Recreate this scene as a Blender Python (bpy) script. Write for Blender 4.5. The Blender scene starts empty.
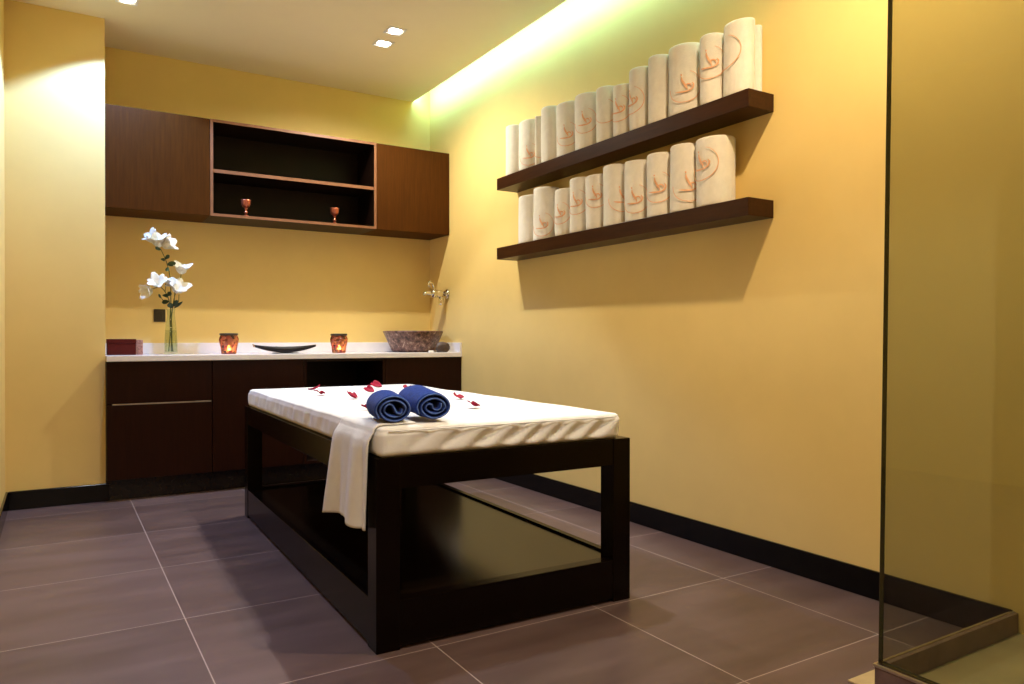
import bpy, bmesh, math, random
from mathutils import Vector, Matrix, noise
from math import sin, cos, pi, radians, sqrt, atan2

scene = bpy.context.scene
COL = scene.collection
random.seed(7)

# ------------------------------------------------------------------ key measures (metres)
XR = 2.60      # right wall
YB = 5.52      # back wall
YS = 5.04      # face of the stub wall left of the cabinet niche
XN = 0.25      # left side of the niche
ZC = 2.87      # ceiling
XC = 2.45      # edge of the ceiling at the light cove
CF = 4.951     # front of the worktop
ZW = 0.866     # top of the worktop
CAM = Vector((0, 0, 0.97))

# ------------------------------------------------------------------ materials
def new_mat(name):
    m = bpy.data.materials.new(name)
    m.use_nodes = True
    nt = m.node_tree
    return m, nt, nt.nodes['Principled BSDF']

def N(nt, t, **kw):
    n = nt.nodes.new(t)
    for k, v in kw.items():
        if k in n.inputs:
            n.inputs[k].default_value = v
        else:
            setattr(n, k, v)
    return n

def pmat(name, col, rough=0.5, metal=0.0, spec=0.5, vary=0.0, scale=8.0, bump=0.0, bscale=80.0, stretch=(1, 1, 1), coat=0.0, sheen=0.0):
    """principled material with a little procedural variation of its colour and a noise bump"""
    m, nt, b = new_mat(name)
    b.inputs['Roughness'].default_value = rough
    b.inputs['Metallic'].default_value = metal
    b.inputs['Specular IOR Level'].default_value = spec
    b.inputs['Coat Weight'].default_value = coat
    b.inputs['Coat Roughness'].default_value = 0.08
    b.inputs['Sheen Weight'].default_value = sheen
    tc = N(nt, 'ShaderNodeTexCoord')
    mp = N(nt, 'ShaderNodeMapping')
    mp.inputs['Scale'].default_value = stretch
    nt.links.new(tc.outputs['Object'], mp.inputs['Vector'])
    c = (*col, 1)
    if vary > 0:
        nz = N(nt, 'ShaderNodeTexNoise', Scale=scale, Detail=6.0, Roughness=0.6)
        nt.links.new(mp.outputs['Vector'], nz.inputs['Vector'])
        rp = N(nt, 'ShaderNodeValToRGB')
        rp.color_ramp.elements[0].position = 0.3
        rp.color_ramp.elements[1].position = 0.7
        rp.color_ramp.elements[0].color = (*[x * (1 - vary) for x in col], 1)
        rp.color_ramp.elements[1].color = (*[min(1, x * (1 + vary)) for x in col], 1)
        nt.links.new(nz.outputs['Fac'], rp.inputs['Fac'])
        nt.links.new(rp.outputs['Color'], b.inputs['Base Color'])
    else:
        b.inputs['Base Color'].default_value = c
    if bump > 0:
        nb = N(nt, 'ShaderNodeTexNoise', Scale=bscale, Detail=4.0)
        nt.links.new(mp.outputs['Vector'], nb.inputs['Vector'])
        bp = N(nt, 'ShaderNodeBump', Strength=bump, Distance=0.004)
        nt.links.new(nb.outputs['Fac'], bp.inputs['Height'])
        nt.links.new(bp.outputs['Normal'], b.inputs['Normal'])
    return m

def emat(name, col, strength):
    m, nt, b = new_mat(name)
    b.inputs['Base Color'].default_value = (*col, 1)
    b.inputs['Emission Color'].default_value = (*col, 1)
    b.inputs['Emission Strength'].default_value = strength
    return m

def pane_mat(name, tint, gloss_rough=0.02, ior=1.45):
    """clear sheet: tinted transparency with a Fresnel gloss on top"""
    m = bpy.data.materials.new(name)
    m.use_nodes = True
    nt = m.node_tree
    nt.nodes.clear()
    out = N(nt, 'ShaderNodeOutputMaterial')
    tr = N(nt, 'ShaderNodeBsdfTransparent', Color=(*tint, 1))
    gl = N(nt, 'ShaderNodeBsdfGlossy', Roughness=gloss_rough)
    lw = N(nt, 'ShaderNodeLayerWeight', Blend=0.5)
    pw = N(nt, 'ShaderNodeMath', operation='POWER'); pw.inputs[1].default_value = 4.0
    ml = N(nt, 'ShaderNodeMath', operation='MULTIPLY_ADD'); ml.inputs[1].default_value = (ior - 1) * 1.1; ml.inputs[2].default_value = (ior - 1) * 0.1
    mx = N(nt, 'ShaderNodeMixShader')
    nt.links.new(lw.outputs['Facing'], pw.inputs[0]); nt.links.new(pw.outputs[0], ml.inputs[0])
    nt.links.new(ml.outputs[0], mx.inputs[0])
    nt.links.new(tr.outputs[0], mx.inputs[1])
    nt.links.new(gl.outputs[0], mx.inputs[2])
    nt.links.new(mx.outputs[0], out.inputs['Surface'])
    return m

M = {}
M['wall'] = pmat('yellow_wall_paint', (0.80, 0.572, 0.20), 0.6, spec=0.2, vary=0.03, scale=3, bump=0.05, bscale=300)
M['ceiling'] = pmat('cream_ceiling_paint', (0.92, 0.79, 0.55), 0.8, spec=0.2, vary=0.02, scale=2)
M['black_stone'] = pmat('black_polished_stone', (0.005, 0.004, 0.0035), 0.14, spec=0.2, vary=0.3, scale=15)
M['plinth'] = pmat('dark_brown_plinth', (0.012, 0.008, 0.005), 0.2, spec=0.3, vary=0.3, scale=20)
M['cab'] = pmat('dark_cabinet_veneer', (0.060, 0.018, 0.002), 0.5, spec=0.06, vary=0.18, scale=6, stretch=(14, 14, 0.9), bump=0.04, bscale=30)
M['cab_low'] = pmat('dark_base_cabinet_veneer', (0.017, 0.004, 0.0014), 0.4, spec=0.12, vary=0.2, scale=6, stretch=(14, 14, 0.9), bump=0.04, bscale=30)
M['cab_in'] = pmat('shaded_cabinet_inside', (0.012, 0.004, 0.0018), 0.45, spec=0.2, vary=0.3, scale=8)  # shade inside the open cabinets painted in as near-black
M['edge'] = pmat('lit_cabinet_edging', (0.22, 0.085, 0.035), 0.4, vary=0.15, scale=10)  # lighter brown paints the light caught on the front edges
M['shelf'] = pmat('dark_shelf_veneer', (0.040, 0.013, 0.003), 0.36, spec=0.16, vary=0.3, scale=5, stretch=(12, 0.9, 12), bump=0.03, bscale=30)
M['bed'] = pmat('black_brown_lacquered_wood', (0.0035, 0.0015, 0.001), 0.2, spec=0.14, vary=0.3, scale=6, stretch=(12, 1, 12))
M['bed_deck'] = pmat('dark_lacquered_deck', (0.008, 0.004, 0.0015), 0.18, spec=0.36, vary=0.25, scale=5, stretch=(12, 1, 1))
M['white_top'] = pmat('white_worktop', (0.82, 0.76, 0.72), 0.22, vary=0.05, scale=10)
M['sheet'] = pmat('white_sheet', (0.82, 0.80, 0.77), 0.85, spec=0.15, vary=0.03, scale=8, bump=0.08, bscale=220, sheen=0.2)
M['towel'] = pmat('white_terry', (0.78, 0.72, 0.60), 0.95, spec=0.08, vary=0.05, scale=30, bump=0.45, bscale=420, sheen=0.3)
M['sheet_terry'] = pmat('bright_white_terry', (0.80, 0.78, 0.74), 0.95, spec=0.08, vary=0.03, scale=30, bump=0.35, bscale=420, sheen=0.2)
M['emblem'] = pmat('orange_embroidery', (0.80, 0.43, 0.23), 0.7, vary=0.15, scale=60)
M['blue'] = pmat('navy_terry', (0.012, 0.040, 0.22), 0.95, spec=0.05, vary=0.25, scale=60, bump=0.5, bscale=420, sheen=0.08)
M['blue_lit_edge'] = pmat('light_blue_lit_edge', (0.10, 0.17, 0.45), 0.9, spec=0.1, vary=0.2, scale=80, bump=0.3, bscale=400)  # pale tone stands for light on the towel folds
M['petal'] = pmat('crimson_petal', (0.30, 0.005, 0.028), 0.6, spec=0.15, vary=0.2, scale=40)
M['lamp_metal'] = pmat('white_lamp_metal', (0.85, 0.82, 0.78), 0.3, metal=0.0)
M['lens'] = emat('lit_lamp', (1.0, 0.97, 0.92), 22)
M['led'] = emat('cool_led', (0.30, 0.72, 0.80), 46)
M['chrome'] = pmat('polished_chrome', (0.75, 0.70, 0.58), 0.1, metal=1.0)
M['steel'] = pmat('brushed_steel', (0.62, 0.58, 0.52), 0.28, metal=1.0)
M['plate'] = pmat('dark_bronze_plate', (0.055, 0.04, 0.022), 0.35, metal=0.5)
M['stem'] = pmat('green_stem', (0.05, 0.085, 0.025), 0.6, vary=0.3, scale=40)
M['leaf'] = pmat('dark_green_leaf', (0.03, 0.06, 0.02), 0.5, vary=0.35, scale=40)
M['bloom'] = pmat('white_flower', (0.86, 0.82, 0.70), 0.7, spec=0.2, vary=0.06, scale=30)
M['redbox'] = pmat('dark_red_lacquer', (0.075, 0.007, 0.005), 0.45, spec=0.15, vary=0.15, scale=20)
M['pinkbox'] = pmat('pink_patterned_card', (0.42, 0.20, 0.15), 0.6, vary=0.5, scale=70)
M['black_tray'] = pmat('black_carved_wood', (0.010, 0.006, 0.005), 0.4, spec=0.2, vary=0.4, scale=30)
M['tan_tip'] = pmat('tan_wood', (0.45, 0.27, 0.15), 0.5, vary=0.2, scale=50)
M['goblet'] = pmat('copper_red_metal', (0.50, 0.14, 0.07), 0.3, metal=0.75, vary=0.3, scale=60)
M['wax'] = pmat('white_wax', (0.9, 0.85, 0.75), 0.5)
M['flame'] = emat('flame', (1.0, 0.82, 0.56), 150)
M['pan'] = pmat('khaki_stone_tile', (0.42, 0.33, 0.18), 0.4, vary=0.15, scale=5)
M['curb'] = pmat('brown_marble', (0.16, 0.10, 0.085), 0.25, vary=0.3, scale=12)
M['threshold'] = pmat('honey_stone', (0.50, 0.36, 0.18), 0.35, vary=0.15, scale=12)
M['pane'] = pane_mat('bronze_green_glass', (0.70, 0.72, 0.64))
M['pane_edge'] = pmat('dark_green_glass_edge', (0.018, 0.022, 0.006), 0.15)
M['clear'] = pane_mat('clear_glass', (0.93, 0.96, 0.92))
M['water'] = pane_mat('water', (0.90, 0.93, 0.85), ior=1.2)

def stone_mat():
    m, nt, b = new_mat('speckled_brown_stone')
    tc = N(nt, 'ShaderNodeTexCoord')
    v = N(nt, 'ShaderNodeTexNoise', Scale=34.0, Detail=5.0, Roughness=0.8)
    nt.links.new(tc.outputs['Object'], v.inputs['Vector'])
    r = N(nt, 'ShaderNodeValToRGB')
    e = r.color_ramp.elements
    e[0].position = 0.38; e[0].color = (0.02, 0.007, 0.004, 1)
    e[1].position = 0.66; e[1].color = (0.60, 0.42, 0.32, 1)
    x = e.new(0.48); x.color = (0.14, 0.065, 0.045, 1)
    x = e.new(0.56); x.color = (0.22, 0.11, 0.075, 1)
    nt.links.new(v.outputs['Fac'], r.inputs['Fac'])
    nt.links.new(r.outputs['Color'], b.inputs['Base Color'])
    b.inputs['Roughness'].default_value = 0.4
    bp = N(nt, 'ShaderNodeBump', Strength=0.5, Distance=0.004)
    nt.links.new(v.outputs['Fac'], bp.inputs['Height'])
    nt.links.new(bp.outputs['Normal'], b.inputs['Normal'])
    return m
M['stone'] = stone_mat()
M['rock'] = pmat('grey_brown_pebble', (0.085, 0.055, 0.04), 0.55, vary=0.4, scale=25, bump=0.3, bscale=60)

def mosaic_mat():
    """mosaic glass: voronoi chips of amber, red and brown, partly see-through"""
    m = bpy.data.materials.new('amber_mosaic_glass')
    m.use_nodes = True
    nt = m.node_tree
    nt.nodes.clear()
    out = N(nt, 'ShaderNodeOutputMaterial')
    tc = N(nt, 'ShaderNodeTexCoord')
    vo = N(nt, 'ShaderNodeTexVoronoi', Scale=55.0)
    nt.links.new(tc.outputs['Object'], vo.inputs['Vector'])
    sep = N(nt, 'ShaderNodeSeparateColor')
    nt.links.new(vo.outputs['Color'], sep.inputs['Color'])
    rp = N(nt, 'ShaderNodeValToRGB')
    e = rp.color_ramp.elements
    e[0].position = 0.0; e[0].color = (0.24, 0.03, 0.02, 1)
    e[1].position = 1.0; e[1].color = (0.30, 0.16, 0.05, 1)
    x = e.new(0.3); x.color = (0.52, 0.26, 0.16, 1)
    x = e.new(0.6); x.color = (0.10, 0.035, 0.02, 1)
    x = e.new(0.8); x.color = (0.65, 0.36, 0.18, 1)
    nt.links.new(sep.outputs[0], rp.inputs['Fac'])
    df = N(nt, 'ShaderNodeBsdfDiffuse')
    tl = N(nt, 'ShaderNodeBsdfTranslucent')
    tr = N(nt, 'ShaderNodeBsdfTransparent')
    gl = N(nt, 'ShaderNodeBsdfGlossy', Roughness=0.12)
    for s in (df, tl, tr):
        nt.links.new(rp.outputs['Color'], s.inputs['Color'])
    m1 = N(nt, 'ShaderNodeMixShader'); m1.inputs[0].default_value = 0.5
    nt.links.new(df.outputs[0], m1.inputs[1]); nt.links.new(tl.outputs[0], m1.inputs[2])
    m2 = N(nt, 'ShaderNodeMixShader'); m2.inputs[0].default_value = 0.58
    nt.links.new(m1.outputs[0], m2.inputs[1]); nt.links.new(tr.outputs[0], m2.inputs[2])
    m3 = N(nt, 'ShaderNodeMixShader'); m3.inputs[0].default_value = 0.06
    nt.links.new(m2.outputs[0], m3.inputs[1]); nt.links.new(gl.outputs[0], m3.inputs[2])
    nt.links.new(m3.outputs[0], out.inputs['Surface'])
    return m
M['mosaic'] = mosaic_mat()

def floor_mat():
    m, nt, b = new_mat('taupe_porcelain_tiles')
    L = nt.links.new
    geo = N(nt, 'ShaderNodeNewGeometry')
    sp = N(nt, 'ShaderNodeSeparateXYZ')
    L(geo.outputs['Position'], sp.inputs[0])
    def math(op, a, bb=None):
        n = N(nt, 'ShaderNodeMath', operation=op)
        for i, v in enumerate((a, bb)):
            if v is None: continue
            if isinstance(v, (int, float)): n.inputs[i].default_value = v
            else: L(v, n.inputs[i])
        return n.outputs[0]
    masks, cells = [], []
    for ax, off, pitch in ((0, 0.378, 0.640), (1, 2.112, 0.668)):
        t = math('DIVIDE', math('SUBTRACT', sp.outputs[ax], off), pitch)
        cells.append(math('FLOOR', t))
        fr = math('FRACT', t)
        d = math('MINIMUM', fr, math('SUBTRACT', 1.0, fr))
        masks.append(math('LESS_THAN', d, 0.0018 / pitch))
    grout = math('MAXIMUM', masks[0], masks[1])
    cmb = N(nt, 'ShaderNodeCombineXYZ')
    L(cells[0], cmb.inputs[0]); L(cells[1], cmb.inputs[1])
    wn = N(nt, 'ShaderNodeTexWhiteNoise')
    L(cmb.outputs[0], wn.inputs['Vector'])
    mp = N(nt, 'ShaderNodeMapping'); mp.inputs['Scale'].default_value = (1.0, 4.0, 1.0)
    L(geo.outputs['Position'], mp.inputs['Vector'])
    nz = N(nt, 'ShaderNodeTexNoise', Scale=1.6, Detail=7.0, Roughness=0.6)
    L(mp.outputs[0], nz.inputs['Vector'])
    f = math('ADD', math('MULTIPLY', nz.outputs['Fac'], 0.8), math('MULTIPLY', wn.outputs['Value'], 0.22))
    rp = N(nt, 'ShaderNodeValToRGB')
    e = rp.color_ramp.elements
    e[0].position = 0.30; e[0].color = (0.082, 0.050, 0.044, 1)
    e[1].position = 0.75; e[1].color = (0.158, 0.101, 0.093, 1)
    L(f, rp.inputs['Fac'])
    mx = N(nt, 'ShaderNodeMix', data_type='RGBA')
    L(grout, mx.inputs[0])
    L(rp.outputs['Color'], mx.inputs[6])
    mx.inputs[7].default_value = (0.38, 0.29, 0.27, 1)
    L(mx.outputs[2], b.inputs['Base Color'])
    rr = math('ADD', math('MULTIPLY', nz.outputs['Fac'], 0.18), 0.27)
    L(rr, b.inputs['Roughness'])
    b.inputs['Specular IOR Level'].default_value = 0.35
    bp = N(nt, 'ShaderNodeBump', Strength=0.25, Distance=0.002)
    inv = math('SUBTRACT', 1.0, grout)
    L(inv, bp.inputs['Height'])
    L(bp.outputs['Normal'], b.inputs['Normal'])
    return m
M['floor'] = floor_mat()

# ------------------------------------------------------------------ mesh helpers
def link(o, parent=None):
    COL.objects.link(o)
    if parent is not None:
        o.parent = parent
    return o

def obj(name, bm, mats, parent=None, smooth=False, loc=None):
    me = bpy.data.meshes.new(name)
    bmesh.ops.recalc_face_normals(bm, faces=bm.faces[:])
    bm.to_mesh(me); bm.free()
    if not isinstance(mats, (list, tuple)): mats = [mats]
    for m in mats: me.materials.append(m)
    if smooth:
        for p in me.polygons: p.use_smooth = True
    o = bpy.data.objects.new(name, me)
    link(o, parent)
    if loc is not None: o.location = loc
    return o

def tag(o, label, cat, group=None, kind=None):
    o['label'] = label; o['category'] = cat
    if group: o['group'] = group
    if kind: o['kind'] = kind
    return o

def thing(name, label, cat, loc=(0, 0, 0), rz=0.0, group=None):
    o = bpy.data.objects.new(name, None)
    o.empty_display_size = 0.05
    o.location = loc; o.rotation_euler = (0, 0, rz)
    link(o)
    return tag(o, label, cat, group)

def struct(name, bm, mats, **kw):
    o = obj(name, bm, mats, **kw)
    o['kind'] = 'structure'
    return o

def add_box(bm, lo, hi, bevel=0.0, seg=2, mi=0):
    lo, hi = Vector(lo), Vector(hi)
    r = bmesh.ops.create_cube(bm, size=1.0)
    vs = r['verts']
    for v in vs:
        v.co = Vector((lo[i] + (v.co[i] + 0.5) * (hi[i] - lo[i]) for i in range(3)))
    fs = set(f for v in vs for f in v.link_faces)
    if bevel > 0:
        es = set(e for v in vs for e in v.link_edges)
        rb = bmesh.ops.bevel(bm, geom=list(es), offset=bevel, segments=seg, affect='EDGES', profile=0.5)
        fs |= set(rb['faces'])
    for f in fs:
        if f.is_valid: f.material_index = mi
    return bm

def box(lo, hi, bevel=0.0, seg=2):
    return add_box(bmesh.new(), lo, hi, bevel, seg)

def add_lathe(bm, prof, seg=40, c=(0, 0, 0), closed=False, fn=None):
    """prof: list of (r, z); r = 0 ends collapse to a point"""
    rings = []
    for r, z in prof:
        if r < 1e-6:
            rings.append([bm.verts.new((c[0], c[1], c[2] + z))])
        else:
            ring = []
            for k in range(seg):
                a = 2 * pi * k / seg
                rr = r * (fn(a, z) if fn else 1.0)
                ring.append(bm.verts.new((c[0] + rr * cos(a), c[1] + rr * sin(a), c[2] + z)))
            rings.append(ring)
    pairs = list(zip(rings[:-1], rings[1:]))
    if closed: pairs.append((rings[-1], rings[0]))
    for A, B in pairs:
        if len(A) == 1 and len(B) == 1: continue
        for k in range(seg):
            k2 = (k + 1) % seg
            if len(A) == 1: bm.faces.new((A[0], B[k], B[k2]))
            elif len(B) == 1: bm.faces.new((A[k], B[0], A[k2]))
            else: bm.faces.new((A[k], B[k], B[k2], A[k2]))
    return bm

def lathe(prof, seg=40, **kw):
    return add_lathe(bmesh.new(), prof, seg, **kw)

def add_tube(bm, pts, rad, seg=10, cap=True):
    pts = [Vector(p) for p in pts]
    n = len(pts)
    rads = rad if isinstance(rad, (list, tuple)) else [rad] * n
    rings = []
    up = None
    for i, p in enumerate(pts):
        t = (pts[min(i + 1, n - 1)] - pts[max(i - 1, 0)]).normalized()
        if up is None:
            up = Vector((0, 0, 1)) if abs(t.z) < 0.9 else Vector((1, 0, 0))
        s = t.cross(up).normalized(); up = s.cross(t).normalized()
        rings.append([bm.verts.new(p + rads[i] * (cos(2 * pi * k / seg) * s + sin(2 * pi * k / seg) * up)) for k in range(seg)])
    for A, B in zip(rings[:-1], rings[1:]):
        for k in range(seg):
            k2 = (k + 1) % seg
            bm.faces.new((A[k], A[k2], B[k2], B[k]))
    if cap:
        bm.faces.new(rings[0][::-1]); bm.faces.new(rings[-1])
    return bm

def tube(pts, rad, seg=10):
    return add_tube(bmesh.new(), pts, rad, seg)

def spline(pts, n):
    """Catmull-Rom through pts, n points per span"""
    P = [Vector(p) for p in pts]
    P = [P[0] * 2 - P[1]] + P + [P[-1] * 2 - P[-2]]
    out = []
    for i in range(1, len(P) - 2):
        for k in range(n):
            t = k / n
            a, b, c, d = P[i - 1], P[i], P[i + 1], P[i + 2]
            out.append(0.5 * ((2 * b) + (c - a) * t + (2 * a - 5 * b + 4 * c - d) * t * t + (3 * b - 3 * c + d - a) * t ** 3))
    out.append(P[-2])
    return out

def copy_tree(o, parent=None):
    c = o.copy()
    link(c, parent)
    for ch in list(o.children): copy_tree(ch, c)
    return c

# ------------------------------------------------------------------ room
XL, YN = -1.60, -1.60          # left and near limits of the room behind the photographer
struct('floor', box((XL - 0.2, YN - 0.2, -0.1), (XR + 0.2, YB + 0.2, 0)), M['floor'])
struct('wall_back', box((XN, YB, 0), (XR + 0.15, YB + 0.15, 3.2)), M['wall'])
struct('wall_right', box((XR, YN - 0.2, 0), (XR + 0.15, YB, 3.2)), M['wall'])
struct('wall_stub', box((-0.245, YS, 0), (XN, YB + 0.15, ZC)), M['wall'])
struct('wall_left', box((-0.40, 3.95, 0), (-0.245, YB + 0.15, ZC)), M['wall'])
struct('wall_recess', box((XL - 0.15, 3.95, 0), (-0.40, 4.10, ZC)), M['wall'])
struct('wall_outer', box((XL - 0.15, YN - 0.2, 0), (XL, 3.95, ZC)), M['wall'])
struct('wall_near', box((XL, YN - 0.2, 0), (XR, YN, 3.2)), M['wall'])
struct('ceiling', box((XL - 0.15, YN - 0.2, ZC), (XC, YB, ZC + 0.08)), M['ceiling'])
struct('ceiling_cove', box((XC - 0.25, YN - 0.2, 3.10), (XR, YB, 3.2)), M['ceiling'])

def baseboard(name, lo, hi):
    return struct(name, box(lo, hi, 0.004, 2), M['black_stone'])
baseboard('baseboard_right', (XR - 0.015, 1.18, 0), (XR, 5.02, 0.106))
baseboard('baseboard_stub', (-0.232, YS - 0.014, 0), (XN + 0.018, YS, 0.106))
baseboard('baseboard_left', (-0.245, 3.95, 0), (-0.232, YS, 0.106))

# shower enclosure at the right: raised kerb, tray floor, threshold strip, one fixed pane
XG, YG, ZK = 1.862, 1.182, 0.10
bm = bmesh.new()
add_box(bm, (XG, YN, 0), (XG + 0.032, YG, ZK), 0.002)
add_box(bm, (XG + 0.032, YG - 0.018, 0), (XR, YG, ZK), 0.002)
struct('trim_1', bm, M['curb'])
bm = bmesh.new()
add_box(bm, (XG - 0.003, YN, ZK - 0.006), (XG + 0.004, YG + 0.003, ZK + 0.0025), 0.001)
add_box(bm, (XG, YG - 0.004, ZK - 0.006), (XR, YG + 0.003, ZK + 0.0025), 0.001)
struct('trim_2', bm, M['steel'])
struct('floor_shower', box((XG + 0.032, YN, 0), (XR, YG - 0.018, 0.036)), M['pan'])
struct('trim_3', box((1.905, YG, 0), (XR - 0.015, YG + 0.108, 0.006), 0.002), M['threshold'])

bm = bmesh.new()
add_box(bm, (0, -2.6, 0), (0.021, 0, ZC - ZK - 0.003), 0.0012, 1)
for f in bm.faces:
    f.material_index = 1 if abs(f.normal.x) < 0.5 or f.calc_area() < 0.02 else 0
gl = obj('shower_screen', bm, [M['pane'], M['pane_edge']], loc=(XG + 0.0095, YG - 0.004, ZK + 0.0025))
gl.rotation_euler = (radians(0.7), 0, 0)
tag(gl, 'tall bronze tinted frameless glass shower panel standing on brown marble kerb', 'shower screen')

# light strip on the lip of the ceiling, lighting the cove
bm = box((XC, -1.4, ZC + 0.02), (XC + 0.012, YB - 0.004, ZC + 0.05))
for f in bm.faces: f.material_index = 0
struct('trim_5', bm, M['led'])

# ------------------------------------------------------------------ recessed ceiling lamps, added fill spots
LAMPS = [
    # x, y, power, colour, size deg, label
    (1.800, 4.520, 112, (1.0, 0.96, 0.84), 164, 'lit square ceiling spotlight over worktop, nearer cabinets of the twin pair'),
    (1.790, 4.300, 40, (0.95, 0.95, 1.0), 76, 'lit square ceiling spotlight, further from cabinets of the twin pair'),
    (0.343, 4.690, 165, (0.25, 0.46, 1.0), 116, 'lit square ceiling spotlight beside the bright left stub wall'),
]
OFFLAMPS_AND_FILL = [
    (1.830, 1.45, 112, (1.0, 0.77, 0.50), 160), (1.70, 2.95, 120, (0.90, 0.96, 1.0), 62),
    (0.343, 2.70, 8, (0.95, 0.92, 0.92), 100), (0.343, 1.0, 80, (0.92, 0.96, 1.0), 122),  # left-row pair: unseen spots added as fill
]
def add_spot(x, y, p, col, size):
    ld = bpy.data.lights.new('spot', 'SPOT')
    ld.energy = p; ld.color = col; ld.spot_size = radians(size); ld.spot_blend = 0.22 if size < 150 else 0.7
    ld.shadow_soft_size = 0.022
    lo = bpy.data.objects.new('spot_beam', ld)
    lo.location = (x, y, ZC - 0.012)
    link(lo)
    return lo
def downlight_parts(root):
    bm = bmesh.new()
    s, w = 0.056, 0.012
    for a, b2 in (((-s, -s), (s, -s + w)), ((-s, s - w), (s, s)), ((-s, -s + w), (-s + w, s - w)), ((s - w, -s + w), (s, s - w))):
        add_box(bm, (a[0], a[1], -0.005), (b2[0], b2[1], 0.0))
    obj('trim_frame', bm, M['lamp_metal'], root)
    obj('lamp_lens', lathe([(0, -0.002), (0.040, -0.002), (0.042, 0.0), (0, 0.0)], 24), M['lens'], root)
for i, (x, y, p, c, sz, lab) in enumerate(LAMPS):
    r = thing('ceiling_spotlight', lab, 'ceiling light', (x, y, ZC), 0, 'ceiling spotlights')
    downlight_parts(r)
    sp = add_spot(x, y, p, c, sz)
    sp.parent = r; sp.location = (0, 0, -0.012)
for i, (x, y, p, c, sz) in enumerate(OFFLAMPS_AND_FILL):
    sp = add_spot(x, y, p, c, sz)
    if sz < 70: sp.rotation_euler = (0, radians(14), 0)     # gimbal lamp turned towards the table

# added warm fill light behind the camera, not a real lamp
ld = bpy.data.lights.new('fill_glow', 'POINT'); ld.energy = 26; ld.color = (1.0, 0.82, 0.62); ld.shadow_soft_size = 0.2
lo = bpy.data.objects.new('fill_glow', ld); link(lo); lo.location = (-0.2, -1.0, 2.15)

# ------------------------------------------------------------------ wall cabinets
ZU0, ZU1, YU = 1.77, 2.402, 5.163
def carcass(x0, x1, y0, y1, z0, z1, t=0.02, back=True, top=True):
    bm = bmesh.new()
    add_box(bm, (x0, y0, z0), (x0 + t, y1, z1), 0.001, 1)
    add_box(bm, (x1 - t, y0, z0), (x1, y1, z1), 0.001, 1)
    add_box(bm, (x0 + t, y0, z0), (x1 - t, y1, z0 + t), 0.001, 1)
    if top: add_box(bm, (x0 + t, y0, z1 - t), (x1 - t, y1, z1), 0.001, 1)
    if back: add_box(bm, (x0 + t, y1 - 0.008, z0 + t), (x1 - t, y1, z1 - t))
    return bm
DT = 0.02
def wall_cab(x0, x1, lab):
    r = thing('wall_cabinet', lab, 'cabinet', ((x0 + x1) / 2, YU + 0.15, ZU0))
    c = Vector(r.location)
    def loc(o): o.location = -c
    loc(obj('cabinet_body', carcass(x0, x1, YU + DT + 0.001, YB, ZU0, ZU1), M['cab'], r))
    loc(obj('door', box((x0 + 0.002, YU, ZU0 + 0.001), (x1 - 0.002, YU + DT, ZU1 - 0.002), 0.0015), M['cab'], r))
    return r
X1, X2 = 0.858, 2.004
wall_cab(XN + 0.002, X1, 'dark brown wall cabinet with plain closed door beside the left stub wall')
wall_cab(X2, XR - 0.001, 'dark brown wall cabinet with plain closed door in the corner by yellow wall')
r = thing('open_wall_cabinet', 'dark brown open-fronted wall cabinet with one inner shelf holding two goblets', 'cabinet', (1.43, YU + 0.15, ZU0))
c = Vector(r.location)
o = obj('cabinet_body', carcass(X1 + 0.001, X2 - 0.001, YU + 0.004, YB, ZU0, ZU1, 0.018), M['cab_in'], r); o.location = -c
bm = bmesh.new()
a, b2 = X1 + 0.001, X2 - 0.001
add_box(bm, (a, YU, ZU0), (a + 0.018, YU + 0.004, ZU1)); add_box(bm, (b2 - 0.018, YU, ZU0), (b2, YU + 0.004, ZU1))
add_box(bm, (a + 0.018, YU, ZU0), (b2 - 0.018, YU + 0.004, ZU0 + 0.018)); add_box(bm, (a + 0.018, YU, ZU1 - 0.018), (b2 - 0.018, YU + 0.004, ZU1))
o = obj('front_edging', bm, M['edge'], r); o.location = -c
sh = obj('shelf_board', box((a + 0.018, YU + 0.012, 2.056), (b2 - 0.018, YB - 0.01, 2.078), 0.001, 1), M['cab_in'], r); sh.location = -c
obj('shelf_edging', box((a + 0.018, YU + 0.008, 2.056), (b2 - 0.018, YU + 0.012, 2.078)), M['edge'], sh)

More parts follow.
